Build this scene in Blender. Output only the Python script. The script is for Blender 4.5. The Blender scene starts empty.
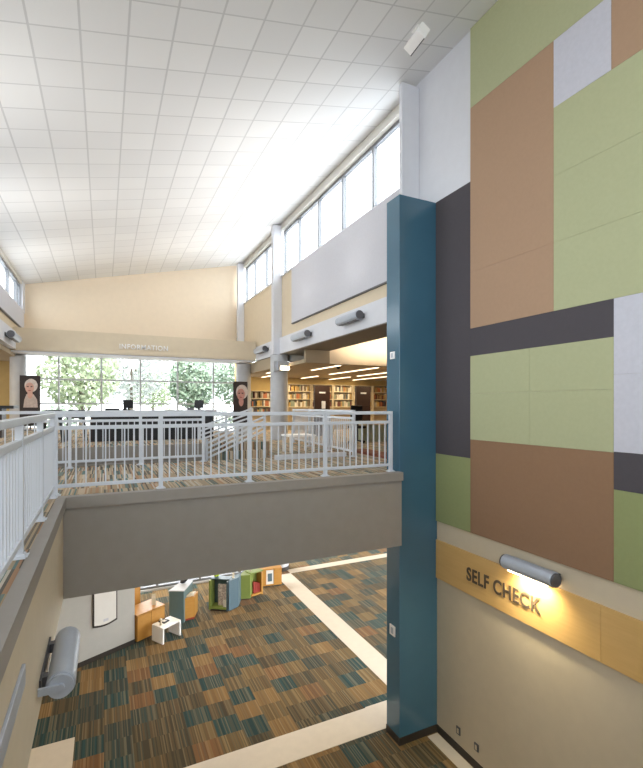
import bpy, bmesh, math, random
from mathutils import Vector, Matrix
random.seed(7)
S = bpy.context.scene
COL = S.collection
PI = math.pi

# ------------------------------------------------------------------ materials
def new_mat(name):
    m = bpy.data.materials.new(name); m.use_nodes = True
    nt = m.node_tree; b = nt.nodes['Principled BSDF']
    return m, nt, b

def mat(name, col, rough=0.6, metal=0.0, var=0.04, scale=6.0, spec=0.4, bump=0.0):
    """solid colour with a faint procedural mottling"""
    m, nt, b = new_mat(name)
    b.inputs['Roughness'].default_value = rough
    b.inputs['Metallic'].default_value = metal
    b.inputs['Specular IOR Level'].default_value = spec
    tc = nt.nodes.new('ShaderNodeTexCoord')
    n = nt.nodes.new('ShaderNodeTexNoise'); n.inputs['Scale'].default_value = scale; n.inputs['Detail'].default_value = 3
    nt.links.new(tc.outputs['Object'], n.inputs['Vector'])
    r = nt.nodes.new('ShaderNodeValToRGB')
    a = [max(0, c*(1-var)) for c in col]; z = [min(1, c*(1+var)) for c in col]
    r.color_ramp.elements[0].position = .3; r.color_ramp.elements[1].position = .7
    r.color_ramp.elements[0].color = (*a, 1); r.color_ramp.elements[1].color = (*z, 1)
    nt.links.new(n.outputs['Fac'], r.inputs['Fac'])
    nt.links.new(r.outputs['Color'], b.inputs['Base Color'])
    if bump:
        bp = nt.nodes.new('ShaderNodeBump'); bp.inputs['Strength'].default_value = bump; bp.inputs['Distance'].default_value = .01
        n2 = nt.nodes.new('ShaderNodeTexNoise'); n2.inputs['Scale'].default_value = scale*20
        nt.links.new(tc.outputs['Object'], n2.inputs['Vector'])
        nt.links.new(n2.outputs['Fac'], bp.inputs['Height']); nt.links.new(bp.outputs['Normal'], b.inputs['Normal'])
    return m

def srgb(r, g, b):
    f = lambda c: (c/255/12.92) if c/255 <= .04045 else ((c/255+.055)/1.055)**2.4
    return (f(r), f(g), f(b))

def math_node(nt, op, a, b=None):
    n = nt.nodes.new('ShaderNodeMath'); n.operation = op
    for i, v in enumerate((a, b)):
        if v is None: continue
        if isinstance(v, (int, float)): n.inputs[i].default_value = v
        else: nt.links.new(v, n.inputs[i])
    return n.outputs[0]

def mix_col(nt, fac, a, b):
    n = nt.nodes.new('ShaderNodeMix'); n.data_type = 'RGBA'
    if isinstance(fac, (int, float)): n.inputs[0].default_value = fac
    else: nt.links.new(fac, n.inputs[0])
    for i, v in ((6, a), (7, b)):
        if isinstance(v, tuple): n.inputs[i].default_value = (*v, 1)
        else: nt.links.new(v, n.inputs[i])
    return n.outputs[2]

def ceiling_mat():
    m, nt, b = new_mat('ceiling_tiles')
    tc = nt.nodes.new('ShaderNodeTexCoord'); sp = nt.nodes.new('ShaderNodeSeparateXYZ')
    nt.links.new(tc.outputs['Object'], sp.inputs[0])
    u = math_node(nt, 'DIVIDE', math_node(nt, 'ADD', sp.outputs[0], -0.30), .585)
    v = math_node(nt, 'DIVIDE', math_node(nt, 'ADD', sp.outputs[1], -6.80), .615)
    def line(t, w):
        f = math_node(nt, 'FRACT', math_node(nt, 'ADD', t, 100.5))
        return math_node(nt, 'LESS_THAN', math_node(nt, 'ABSOLUTE', math_node(nt, 'SUBTRACT', f, .5)), w)
    ln = math_node(nt, 'MAXIMUM', line(u, .024), line(v, .019))
    cv = nt.nodes.new('ShaderNodeCombineXYZ')
    nt.links.new(math_node(nt, 'FLOOR', math_node(nt, 'ADD', u, .0)), cv.inputs[0])
    nt.links.new(math_node(nt, 'FLOOR', math_node(nt, 'ADD', v, .0)), cv.inputs[1])
    wn = nt.nodes.new('ShaderNodeTexWhiteNoise'); wn.noise_dimensions = '2D'
    nt.links.new(cv.outputs[0], wn.inputs['Vector'])
    tile = mix_col(nt, wn.outputs['Value'], (.70, .705, .71), (.745, .75, .75))
    c = mix_col(nt, ln, tile, (.56, .565, .57))
    nt.links.new(c, b.inputs['Base Color']); b.inputs['Roughness'].default_value = .85
    b.inputs['Specular IOR Level'].default_value = .15
    bp = nt.nodes.new('ShaderNodeBump'); bp.inputs['Strength'].default_value = .4; bp.inputs['Distance'].default_value = .01
    nt.links.new(ln, bp.inputs['Height']); nt.links.new(bp.outputs['Normal'], b.inputs['Normal'])
    return m

def carpet_mat(name='carpet_tiles', k=.33, pal=None):
    m, nt, b = new_mat(name)
    tc = nt.nodes.new('ShaderNodeTexCoord'); sp = nt.nodes.new('ShaderNodeSeparateXYZ')
    nt.links.new(tc.outputs['Object'], sp.inputs[0])
    x, y = sp.outputs[0], sp.outputs[1]
    cx = math_node(nt, 'FLOOR', math_node(nt, 'DIVIDE', x, .46))
    w0 = nt.nodes.new('ShaderNodeTexWhiteNoise'); w0.noise_dimensions = '1D'; nt.links.new(cx, w0.inputs['W'])
    yy = math_node(nt, 'ADD', math_node(nt, 'DIVIDE', y, .48), math_node(nt, 'MULTIPLY', math_node(nt, 'ROUND', math_node(nt, 'MULTIPLY', w0.outputs['Value'], 2)), .5))
    cy = math_node(nt, 'FLOOR', yy)
    cv = nt.nodes.new('ShaderNodeCombineXYZ'); nt.links.new(cx, cv.inputs[0]); nt.links.new(cy, cv.inputs[1])
    wn = nt.nodes.new('ShaderNodeTexWhiteNoise'); wn.noise_dimensions = '2D'; nt.links.new(cv.outputs[0], wn.inputs['Vector'])
    def ramp(inp, cols):
        r = nt.nodes.new('ShaderNodeValToRGB'); r.color_ramp.interpolation = 'CONSTANT'
        e = r.color_ramp.elements
        while len(e) < len(cols): e.new(.5)
        for i, (p, c) in enumerate(cols): e[i].position = p; e[i].color = (*c, 1)
        nt.links.new(inp, r.inputs['Fac']); return r.outputs['Color']
    base = ramp(wn.outputs['Value'], [(0, (.020, .060, .062)), (.17, (.135, .092, .042)), (.36, (.245, .145, .055)), (.50, (.075, .060, .034)), (.66, (.175, .115, .048)), (.80, (.042, .058, .050)), (.91, (.20, .10, .040))])
    # fine stripes along the run of the tiles, re-dealt in every tile
    st = math_node(nt, 'FLOOR', math_node(nt, 'DIVIDE', x, .021))
    cs = nt.nodes.new('ShaderNodeCombineXYZ'); nt.links.new(st, cs.inputs[0]); nt.links.new(cy, cs.inputs[1])
    ws = nt.nodes.new('ShaderNodeTexWhiteNoise'); ws.noise_dimensions = '2D'; nt.links.new(cs.outputs[0], ws.inputs['Vector'])
    stripe = ramp(ws.outputs['Value'], pal or [(0, (.022, .018, .014)), (.26, (.11, .08, .04)), (.46, (.24, .17, .085)), (.62, (.035, .06, .06)), (.77, (.14, .075, .035)), (.91, (.30, .23, .13))])
    c = mix_col(nt, k, base, stripe)
    nt.links.new(c, b.inputs['Base Color'])
    b.inputs['Roughness'].default_value = .95; b.inputs['Specular IOR Level'].default_value = .1
    b.inputs['Sheen Weight'].default_value = .10; b.inputs['Sheen Roughness'].default_value = .45; b.inputs['Sheen Tint'].default_value = (.9, .85, .75, 1)
    n = nt.nodes.new('ShaderNodeTexNoise'); n.inputs['Scale'].default_value = 220
    nt.links.new(tc.outputs['Object'], n.inputs['Vector'])
    bp = nt.nodes.new('ShaderNodeBump'); bp.inputs['Strength'].default_value = .3; bp.inputs['Distance'].default_value = .004
    nt.links.new(n.outputs['Fac'], bp.inputs['Height']); nt.links.new(bp.outputs['Normal'], b.inputs['Normal'])
    return m

def wood_mat(name, a, z, along='Y', scale=3.0):
    m, nt, b = new_mat(name)
    tc = nt.nodes.new('ShaderNodeTexCoord'); mp = nt.nodes.new('ShaderNodeMapping')
    nt.links.new(tc.outputs['Object'], mp.inputs['Vector'])
    mp.inputs['Scale'].default_value = {'Y': (9, .7, 9), 'Z': (9, 9, .7), 'X': (.7, 9, 9)}[along]
    n = nt.nodes.new('ShaderNodeTexNoise'); n.inputs['Scale'].default_value = scale; n.inputs['Detail'].default_value = 5
    nt.links.new(mp.outputs[0], n.inputs['Vector'])
    nt.links.new(mix_col(nt, n.outputs['Fac'], a, z), b.inputs['Base Color'])
    b.inputs['Roughness'].default_value = .45
    return m

def glass_mat():
    m = bpy.data.materials.new('window_glass'); m.use_nodes = True; nt = m.node_tree; nt.nodes.clear()
    o = nt.nodes.new('ShaderNodeOutputMaterial'); mx = nt.nodes.new('ShaderNodeMixShader')
    t = nt.nodes.new('ShaderNodeBsdfTransparent'); t.inputs['Color'].default_value = (.775, .78, .78, 1)
    g = nt.nodes.new('ShaderNodeBsdfGlossy'); g.inputs['Roughness'].default_value = .02
    lw = nt.nodes.new('ShaderNodeLayerWeight'); lw.inputs['Blend'].default_value = .25
    nt.links.new(math_node(nt, 'MULTIPLY', math_node(nt, 'POWER', lw.outputs['Facing'], 3.0), .35), mx.inputs[0]); nt.links.new(t.outputs[0], mx.inputs[1]); nt.links.new(g.outputs[0], mx.inputs[2])
    nt.links.new(mx.outputs[0], o.inputs['Surface'])
    return m

def emit_mat(name, col, strength):
    m, nt, b = new_mat(name)
    b.inputs['Base Color'].default_value = (*col, 1)
    b.inputs['Emission Color'].default_value = (*col, 1); b.inputs['Emission Strength'].default_value = strength
    return m

def leaf_mat(name, a, z):
    m, nt, b = new_mat(name)
    oi = nt.nodes.new('ShaderNodeNewGeometry')
    nt.links.new(mix_col(nt, oi.outputs['Random Per Island'], a, z), b.inputs['Base Color'])
    b.inputs['Roughness'].default_value = .6
    return m

M = dict(
    ceil=ceiling_mat(), carpet=carpet_mat(),
    carpetu=carpet_mat('striped_carpet', .78, [(0, (.10, .085, .07)), (.14, (.38, .29, .19)), (.40, (.55, .43, .30)), (.62, (.10, .19, .19)), (.76, (.40, .22, .12)), (.88, (.58, .52, .43))]), glass=glass_mat(),  # upper carpet: own stripes, paled to put window light into the colour
    white=mat('white_paint', (.66, .67, .71), .6, var=.015),
    greige=mat('greige_paint', (.44, .43, .40), .6, var=.02),
    cream=mat('cream_paint', (.60, .515, .38), .6, var=.02),
    beige=mat('beige_paint', (.66, .56, .41), .65, var=.02),
    peach=mat('peach_paint', (.77, .65, .50), .65, var=.015),
    lib=mat('ochre_paint', (.52, .37, .15), .65, var=.03),
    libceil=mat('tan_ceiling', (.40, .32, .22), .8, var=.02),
    fascia=mat('taupe_paint', (.285, .26, .232), .5, var=.03),
    soffit=mat('dark_taupe_paint', (.20, .175, .145), .7, var=.03),
    blue=mat('teal_blue_paint', (.05, .135, .20), .2, var=.05, scale=1.5, spec=.7),
    rail=mat('white_powder_coat', (.61, .645, .70), .35, var=.01, spec=.5),
    frame=mat('window_frame_metal', (.24, .25, .265), .4, .3, var=.02),
    pframe=mat('pale_window_metal', (.50, .51, .52), .4, .2, var=.02),
    head=mat('pale_head_trim', (.60, .58, .53), .5, var=.02),
    green=mat('green_fabric_panel', (.42, .435, .265), .9, var=.02, scale=20, spec=.15, bump=.25),
    brown=mat('brown_fabric_panel', (.40, .265, .175), .9, var=.02, scale=20, spec=.15, bump=.25),
    moss=mat('moss_fabric_panel', (.275, .305, .14), .9, var=.02, scale=20, spec=.15, bump=.25),
    chestnut=mat('chestnut_fabric_panel', (.275, .165, .098), .9, var=.02, scale=20, spec=.15, bump=.25),
    dark=mat('charcoal_fabric_panel', (.085, .077, .085), .9, var=.02, scale=20, spec=.15, bump=.25),
    pale=mat('pale_lilac_fabric_panel', (.55, .55, .61), .9, var=.03, scale=20, spec=.15, bump=.25),
    wpanel=mat('pale_grey_fabric_panel', (.58, .58, .62), .9, var=.02, scale=20, spec=.15, bump=.2),
    maple=wood_mat('maple_veneer', (.61, .37, .125), (.73, .48, .19), 'Y'),
    letter=mat('brushed_bronze_letters', (.11, .08, .055), .6, .15, var=.05),
    lettw=mat('white_letters', (.90, .89, .88), .4, var=.01),
    lamp=mat('satin_aluminium', (.46, .50, .57), .38, .3, var=.03),
    lampd=mat('dark_aluminium', (.13, .13, .14), .45, .5, var=.05),
    black=mat('black_plastic', (.012, .012, .014), .45, var=.1),
    base=mat('dark_vinyl_base', (.035, .028, .022), .5, var=.08),
    tile=mat('cream_floor_tile', (.62, .55, .46), .35, var=.03),
    concrete=mat('painted_concrete', (.50, .51, .53), .55, var=.04),
    orange=wood_mat('orange_laminate', (.40, .185, .028), (.50, .25, .05), 'X'),
    teal=mat('teal_laminate', (.10, .165, .175), .4, var=.04),
    bluel=mat('slate_blue_laminate', (.085, .135, .165), .4, var=.04),
    lime=mat('green_laminate', (.19, .24, .06), .4, var=.04),
    brightlime=mat('lime_plastic', (.36, .50, .02), .4, var=.04),
    red=mat('red_book_cloth', (.28, .03, .018), .5, var=.06),
    darkwood=wood_mat('dark_stained_wood', (.018, .008, .006), (.035, .014, .010), 'Z'),
    shelf=mat('cream_shelf_steel', (.62, .52, .36), .5, var=.03),
    paper=mat('white_paper', (.74, .72, .68), .7, var=.02),
    darkmap=mat('dark_printed_backing', (.030, .022, .022), .6, var=.2, scale=3),
    skin=mat('printed_skin', (.56, .34, .28), .6, var=.10, scale=9),
    skinr=mat('printed_ruddy_skin', (.47, .24, .21), .6, var=.14, scale=9),
    hair=mat('printed_white_hair', (.58, .52, .49), .7, var=.14, scale=14),
    cloth=mat('printed_pale_cloth', (.48, .40, .37), .7, var=.14, scale=12),
    lips=mat('printed_lips', (.32, .08, .07), .6, var=.08),
    counterg=mat('pale_green_panel', (.36, .40, .30), .5, var=.04),
    redmat=mat('red_brown_kerb', (.20, .065, .04), .8, var=.08),
    acrylic=mat('frosted_acrylic', (.62, .55, .42), .2, var=.04),
    bark=mat('grey_bark', (.16, .13, .10), .9, var=.2),
    pave=mat('pale_pavement', (.66, .66, .63), .9, var=.05, scale=1),
    bwhite=mat('white_render', (.74, .75, .76), .8, var=.03),
    bglass=mat('grey_green_glazing', (.30, .40, .40), .15, var=.1),
    lightstrip=emit_mat('lit_diffuser', (1, .80, .52), 1.5),
    lens=emit_mat('lit_lens', (1, .80, .48), 9.0),
)
BOOKC = [(.42, .36, .28), (.10, .035, .03), (.05, .07, .09), (.30, .20, .08), (.52, .46, .38), (.16, .12, .07), (.35, .12, .05), (.20, .22, .16), (.60, .54, .44), (.46, .30, .10)]
BM = [mat('book_cloth', c, .6, var=.06) for c in BOOKC]

# ------------------------------------------------------------------ mesh helpers
def nb(): return bmesh.new()

def add_box(bm, x0, x1, y0, y1, z0, z1, mtx=None):
    v = [bm.verts.new(p) for p in ((x0, y0, z0), (x1, y0, z0), (x1, y1, z0), (x0, y1, z0), (x0, y0, z1), (x1, y0, z1), (x1, y1, z1), (x0, y1, z1))]
    for f in ((3, 2, 1, 0), (4, 5, 6, 7), (0, 1, 5, 4), (1, 2, 6, 5), (2, 3, 7, 6), (3, 0, 4, 7)): bm.faces.new([v[i] for i in f])
    if mtx is not None: bmesh.ops.transform(bm, matrix=mtx, verts=v)
    return v

def add_prism(bm, pts, z0, z1, mtx=None):
    """vertical prism on a list of (x, y)"""
    area = sum(pts[i][0]*pts[(i+1) % len(pts)][1]-pts[(i+1) % len(pts)][0]*pts[i][1] for i in range(len(pts)))
    if area < 0: pts = pts[::-1]
    a = [bm.verts.new((p[0], p[1], z0)) for p in pts]; b = [bm.verts.new((p[0], p[1], z1)) for p in pts]
    n = len(pts)
    bm.faces.new(a[::-1]); bm.faces.new(b)
    for i in range(n): bm.faces.new((a[i], a[(i+1) % n], b[(i+1) % n], b[i]))
    if mtx is not None: bmesh.ops.transform(bm, matrix=mtx, verts=a+b)

def add_tube(bm, p, q, r, seg=12, r2=None):
    p, q = Vector(p), Vector(q); d = q-p
    mtx = Matrix.Translation((p+q)/2) @ d.to_track_quat('Z', 'Y').to_matrix().to_4x4()
    bmesh.ops.create_cone(bm, cap_ends=True, segments=seg, radius1=r, radius2=r if r2 is None else r2, depth=d.length, matrix=mtx)

def add_bar(bm, p, q, w, h):
    """square bar from p to q, w across, h tall"""
    p, q = Vector(p), Vector(q); d = q-p; L = d.length
    x = d.normalized(); up = Vector((0, 0, 1))
    if abs(x.z) > .95: up = Vector((0, 1, 0))
    y = up.cross(x).normalized(); z = x.cross(y)
    m = Matrix(((x.x, y.x, z.x, p.x), (x.y, y.y, z.y, p.y), (x.z, y.z, z.z, p.z), (0, 0, 0, 1)))
    add_box(bm, 0, L, -w/2, w/2, -h/2, h/2, m)

def add_ball(bm, c, r, sub=2, sc=(1, 1, 1)):
    m = Matrix.Translation(c) @ Matrix.Diagonal((sc[0], sc[1], sc[2], 1))
    bmesh.ops.create_icosphere(bm, subdivisions=sub, radius=r, matrix=m)

def obj(name, bm, m, parent=None, bevel=0.0, smooth=False):
    bmesh.ops.recalc_face_normals(bm, faces=bm.faces)
    me = bpy.data.meshes.new(name); bm.to_mesh(me); bm.free()
    o = bpy.data.objects.new(name, me); COL.objects.link(o)
    me.materials.append(M[m] if isinstance(m, str) else m)
    if parent is not None:
        o.parent = parent
        o.matrix_parent_inverse = parent.matrix_basis.inverted()
    if smooth:
        for p in me.polygons: p.use_smooth = True
        e = o.modifiers.new('edge_split', 'EDGE_SPLIT'); e.split_angle = math.radians(35)
    if bevel:
        b = o.modifiers.new('bevel', 'BEVEL'); b.width = bevel; b.segments = 2; b.limit_method = 'ANGLE'
    return o

def tag(o, label, cat, group=None):
    o['label'] = label; o['category'] = cat
    if group: o['group'] = group
    return o

def thing(name, label, cat, loc=(0, 0, 0), group=None):
    o = bpy.data.objects.new(name, None); COL.objects.link(o); o.location = loc; o.empty_display_size = .2
    return tag(o, label, cat, group)

def struct(name, bm, m, parent=None, **k):
    o = obj(name, bm, m, parent, **k)
    if parent is None: o['kind'] = 'structure'
    return o

def boxes(*bs):
    bm = nb()
    for b in bs: add_box(bm, *b)
    return bm

# ------------------------------------------------------------------ key levels (metres; ground floor = 0)
U = 4.76           # upper floor
PLAT = 5.10        # raised information area
XW = 5.47          # right wall plane
XL = -2.62         # left clerestory wall plane
YF = 6.58          # front of the upper floor
XB = -0.48         # edge of the left balcony
YEND = 19.7
SL = 0.219
def ceil_z(x): return 12.12+SL*(x-XW)

# ------------------------------------------------------------------ floors
struct('floor', boxes((-3.2, 15, -3.5, 20.4, -.15, 0)), 'carpet')
struct('trim_1', boxes((5.40, 5.95, 7.72, 15.05, 0, .006), (.2, 4.62, 7.06, 7.70, 0, .006), (4.62, 5.95, 7.06, 7.72, 0, .006), (5.95, 13, 15.05, 15.42, 0, .006),
                       (5.22, 5.44, -2, 6.56, 0, .006), (-1.28, -.47, -2, 9.25, 0, .006)), 'tile')
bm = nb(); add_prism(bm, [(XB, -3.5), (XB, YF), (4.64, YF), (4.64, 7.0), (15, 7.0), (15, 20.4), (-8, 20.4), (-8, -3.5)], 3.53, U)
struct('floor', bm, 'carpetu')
# fascias and kerbs round the opening
struct('trim_2', boxes((XB-.05, 4.64, YF-.05, YF, 3.50, U-.13), (XB-.05, 4.64, YF-.10, YF+.05, U-.13, U+.012)), 'fascia')
struct('trim_3', boxes((XB-.05, XB+.05, -3.5, YF-.10, U-.13, U+.012)), 'fascia')
struct('trim_4', boxes((XB, XB+.02, -3.5, YF-.05, 3.50, U-.13)), 'cream')
# raised platform of the information area
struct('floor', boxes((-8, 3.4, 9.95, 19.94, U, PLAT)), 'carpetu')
struct('trim_5', boxes((-8, 1.95, 9.92, 9.95, U, PLAT+.01)), 'fascia')
struct('trim_6', boxes((-8, 3.4, 9.80, 9.92, U, U+.02)), 'fascia')

# ------------------------------------------------------------------ walls
W = .22
struct('wall_right', boxes((XW, XW+W, -3.5, 7.0, 0, 9.6)), 'cream')
struct('wall_right', boxes((XW, XW+W, -3.5, 7.32, 9.6, 12.3)), 'white')
struct('baseboard_right', boxes((XW-.015, XW, -3.5, 6.59, 0, .13)), 'base')
struct('wall_right', boxes((XW, XW+W, 7.0, 7.32, 7.9, 9.6), (XW, XW+W, 7.32, YEND+.2, 7.9, 10.35)), 'beige')
struct('trim_7', boxes((XW-.09, 6.45, 7.02, 17.3, 7.68, 8.22)), 'white')
struct('trim_8', boxes((XW-.085, 6.45, 7.02, 17.3, 7.655, 7.68)), 'soffit')
struct('trim_9', boxes((XW, XW+W, 7.32, YEND+.2, 11.86, 12.3), (XW-.05, XW, 7.32, 14.6, 11.86, 11.98), (XW-.05, XW, 15.2, 19.2, 11.86, 11.98)), 'head')
struct('trim_10', boxes((5.80, 6.45, 14.60, 14.9, 7.44, 7.655)), 'greige')

# square steel columns that carry the clerestory
def post_col(y0, y1, z0, lab, x0=5.08):
    o = obj('steel_column', boxes((x0, XW-.002, y0, y1, z0, ceil_z(x0)-.01)), 'white', bevel=.01)
    return tag(o, lab, 'column')
post_col(7.12, 7.22, U, 'white square column rising above the teal blue pillar to the ceiling', 5.07)
post_col(14.62, 14.84, 7.66, 'tall white square column between the two groups of clerestory windows', 5.16)
post_col(19.25, 19.5, 8.45, 'white square column in the far corner beside the peach end wall', 5.2)

# clerestory and other windows
def window(n, plane, fixed, a0, a1, z0, z1, mulls, trans=(), fw=.075, depth=.10, fm='frame', sill=None):
    """plane 'X': window lies in X = fixed, running along Y; plane 'Y' the other way"""
    root = bpy.data.objects.new('window_%d' % n, None); COL.objects.link(root); root['kind'] = 'structure'
    def bx(bm, s0, s1, t0, t1, d0, d1):
        if plane == 'X': add_box(bm, fixed+d0, fixed+d1, s0, s1, t0, t1)
        else: add_box(bm, s0, s1, fixed+d0, fixed+d1, t0, t1)
    bm = nb(); h = depth/2
    bx(bm, a0, a1, z0, z0+fw, -h, h); bx(bm, a0, a1, z1-fw, z1, -h, h)
    bx(bm, a0, a0+fw, z0+fw, z1-fw, -h, h); bx(bm, a1-fw, a1, z0+fw, z1-fw, -h, h)
    obj('window_frame', bm, fm, root)
    bm = nb()
    for y in mulls: bx(bm, y-fw/2, y+fw/2, z0+fw, z1-fw, -h, h)
    for z in trans: bx(bm, a0+fw, a1-fw, z-fw/2, z+fw/2, -h*.8, h*.8)
    obj('mullion', bm, fm, root)
    bm = nb(); bx(bm, a0+fw, a1-fw, z0+fw, z1-fw, -.006, .006); obj('glass_pane', bm, 'glass', root)
    if sill:
        bm = nb(); bx(bm, a0, a1, z0-.04, z0, *sill); obj('window_sill', bm, 'white', root)
    return root
window(1, 'X', XW+.11, 7.30, 14.62, 10.35, 11.86, (8.9, 10.37, 11.83, 13.3), sill=(-.15, .12))
window(2, 'X', XW+.11, 15.1, 19.25, 10.35, 11.86, (16.55, 18.0), sill=(-.15, .12))
# left clerestory wall
zl = ceil_z(XL)
struct('wall_left', boxes((XL-W, XL, -3.5, YEND+.2, 8.0, 9.28)), 'beige')
struct('trim_11', boxes((XL-W, XL, -3.5, YEND+.2, zl-.12, zl+.1)), 'head')
struct('trim_12', boxes((XL-W-.3, XL+.09, -3.5, 17.3, 7.72, 8.27)), 'white')
window(3, 'X', XL-.11, -3.5, 19.2, 9.28, zl-.12, [18.55-1.46*k for k in range(15)], sill=(-.12, .15))
struct('wall_left', boxes((XL-W, XL+.02, 19.2, 19.7, 9.28, zl)), 'white')
# end wall, bulkhead
bm = nb()
v = [bm.verts.new((x, y, z)) for y in (YEND, YEND+.2) for x, z in ((XL-.3, 7.93), (XW+.3, 7.93), (XW+.3, ceil_z(XW+.3)), (XL-.3, ceil_z(XL-.3)))]
for f in ((0, 1, 2, 3), (7, 6, 5, 4), (0, 4, 5, 1), (1, 5, 6, 2), (2, 6, 7, 3), (3, 7, 4, 0)): bm.faces.new([v[i] for i in f])
struct('wall_far', bm, 'peach')
struct('trim_13', boxes((-3.1, XW-.1, 17.3, 17.5, 7.68, 8.42), (-3.1, XW-.1, 17.5, YEND, 8.30, 8.42)), 'beige')
struct('trim_14', boxes((-3.3, XW-.1, 17.3, 18.5, 7.65, 7.70), (-3.6, XW-.1, 18.5, 20.1, 7.90, 7.96)), 'white')
window(4, 'Y', 20.0, -2.8, 5.42, U, 7.90, (-1.55, -.09, 1.34, 2.8, 4.29), (6.0, 6.93), fw=.06, fm='pframe')
# sloping ceiling
bm = nb()
x0, x1 = XL-.3, XW+.3
v = [bm.verts.new((x, y, ceil_z(x)+dz)) for dz in (0, .12) for x, y in ((x0, -3.5), (x1, -3.5), (x1, YEND+.3), (x0, YEND+.3))]
for f in ((0, 1, 2, 3), (7, 6, 5, 4), (0, 4, 5, 1), (1, 5, 6, 2), (2, 6, 7, 3), (3, 7, 4, 0)): bm.faces.new([v[i] for i in f])
struct('ceiling', bm, 'ceil')

# unseen wall behind the viewer, with a high window added for fill light
struct('wall_back', boxes((-8, XW+W, -3.7, -3.5, 0, 6.9), (-8, XL, -3.7, -3.5, 6.9, 10.4)), 'white')
bm = nb()
v = [bm.verts.new((x, y, z)) for y in (-3.7, -3.5) for x, z in ((XL, 9.7), (XW+W, 9.7), (XW+W, ceil_z(XW+W)), (XL, ceil_z(XL)))]
for f in ((0, 1, 2, 3), (7, 6, 5, 4), (0, 4, 5, 1), (1, 5, 6, 2), (2, 6, 7, 3), (3, 7, 4, 0)): bm.faces.new([v[i] for i in f])
struct('wall_back', bm, 'white')
window(6, 'Y', -3.6, XL, XW, 6.9, 9.7, (-1, .6, 2.2, 3.8))
# unseen pale roofs, added to bounce sky light up through the clerestory windows
struct('bounce_roof', boxes((XW+W+.02, 18, -4, 21, 10.08, 10.25)), 'bwhite')
struct('bounce_roof', boxes((-10, XL-W-.02, -4, 21, 8.95, 9.15)), 'bwhite')

# library beyond the opening, right
struct('wall_library', boxes((5.43, 15, 20.5, 20.7, U, 7.9), ), 'lib')
struct('wall_library', boxes((15, 15.2, 7, 20.7, U, 8.8)), 'lib')
struct('wall_library', boxes((XW+W, 15.2, 6.8, 7.0, U, 8.8)), 'lib')
struct('ceiling', boxes((5.62, 15, 13.0, 20.6, 7.25, 7.37)), 'libceil')
struct('ceiling', boxes((6.45, 15, 6.9, 13.05, 8.55, 8.7)), 'peach')
struct('trim_21', boxes((5.62, 6.45, 12.95, 13.06, 7.25, 7.655)), 'libceil')
struct('trim_20', boxes((5.42, 5.62, 15.2, 20.5, 7.25, 7.655)), 'libceil')
struct('trim_15', boxes((6.45, 15, 12.95, 13.06, 7.25, 8.55)), 'peach')
# side room, left
struct('wall_left', boxes((-8.2, -8, 14.0, 20.7, U, 7.8), (-8.2, -8, -3.5, 14, U, 5.0), (-8.2, -8, -3.5, 14, 7.4, 7.8)), 'lib')
window(7, 'X', -8.1, -3.5, 14.0, 5.0, 7.4, [-2+2*k for k in range(8)])  # unseen window, added to throw light across to the right wall
struct('wall_left', boxes((-8, -2.8, 20.05, 20.25, U, 7.9)), 'lib')
struct('ceiling', boxes((-8, XL-.05, -3.5, 20.5, 7.55, 7.7)), 'libceil')
# ground floor beyond
struct('wall_ground', boxes((-1.5, -1.3, 6.7, 15.6, 0, 3.5)), 'cream')
struct('wall_ground', boxes((-1.5, -1.3, -3.5, 6.7, 0, 3.5)), 'cream')
struct('wall_ground', boxes((5.95, 15, 18.0, 18.2, 0, 3.53)), 'cream')
struct('baseboard_far', boxes((5.95, 15, 17.98, 18.0, 0, .15)), 'base')
window(5, 'Y', 15.6, -1.3, 5.6, .06, 3.53, (.2, 1.55, 2.9, 4.25), (), fw=.07)
struct('trim_16', boxes((-1.3, 5.6, 15.5, 15.7, 0, .06)), 'white')
struct('wall_ground', boxes((-1.5, 5.9, 20.0, 20.2, 0, 3.53)), 'white')
struct('floor', boxes((-1.3, 5.85, 15.7, 20.0, 0, .03)), 'pave')
# angled partition wall with baseboard
pa, pb = Vector((-1.28, 11.29, 0)), Vector((.69, 12.275, 0))
ang = math.atan2(pb.y-pa.y, pb.x-pa.x)
PM = Matrix.Translation(pa) @ Matrix.Rotation(ang, 4, 'Z'); PL = (pb-pa).length
bm = nb(); add_box(bm, 0, PL, 0, .12, 0, 3.53, PM); struct('wall_partition', bm, 'greige')
bm = nb(); add_box(bm, 0, PL, -.012, 0, 0, .11, PM); struct('baseboard_partition', bm, 'base')

# ------------------------------------------------------------------ teal pillar and round columns
pil = obj('pillar', boxes((4.645, XW-.001, 6.60, 7.0, 0, 9.60)), 'blue', bevel=.006)
tag(pil, 'tall teal blue square pillar standing where the upper floor meets the panelled wall', 'pillar')
obj('baseboard', boxes((4.63, XW-.016, 6.585, 6.6, 0, .13), (4.63, 4.645, 6.6, 7.0, 0, .13)), 'base', pil)

def round_column(x, y, r, z0, z1, m, label, base=None):
    bm = nb(); add_tube(bm, (x, y, z0), (x, y, z1), r, 40)
    o = tag(obj('round_column', bm, m, smooth=True), label, 'column')
    if base:
        bm = nb(); add_tube(bm, (x, y, z0), (x, y, z0+.14), r+.015, 40); obj('baseboard', bm, base, o, smooth=True)
    return o
rc1 = round_column(5.45, 14.85, .30, U, 7.655, 'concrete', 'fat pale grey round column under the white beam with a flood lamp on it')
rc2 = round_column(5.17, 18.3, .29, U, 7.62, 'concrete', 'grey round column behind the portrait banner of a ruddy face, beside far window')
rc3 = round_column(-2.62, 18.3, .235, PLAT, 7.62, 'concrete', 'grey round column at the left end of the far window')
round_column(5.78, 15.62, .30, 0, 3.53, 'concrete', 'grey round column with black base downstairs beside the white floor strip', 'base')

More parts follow.
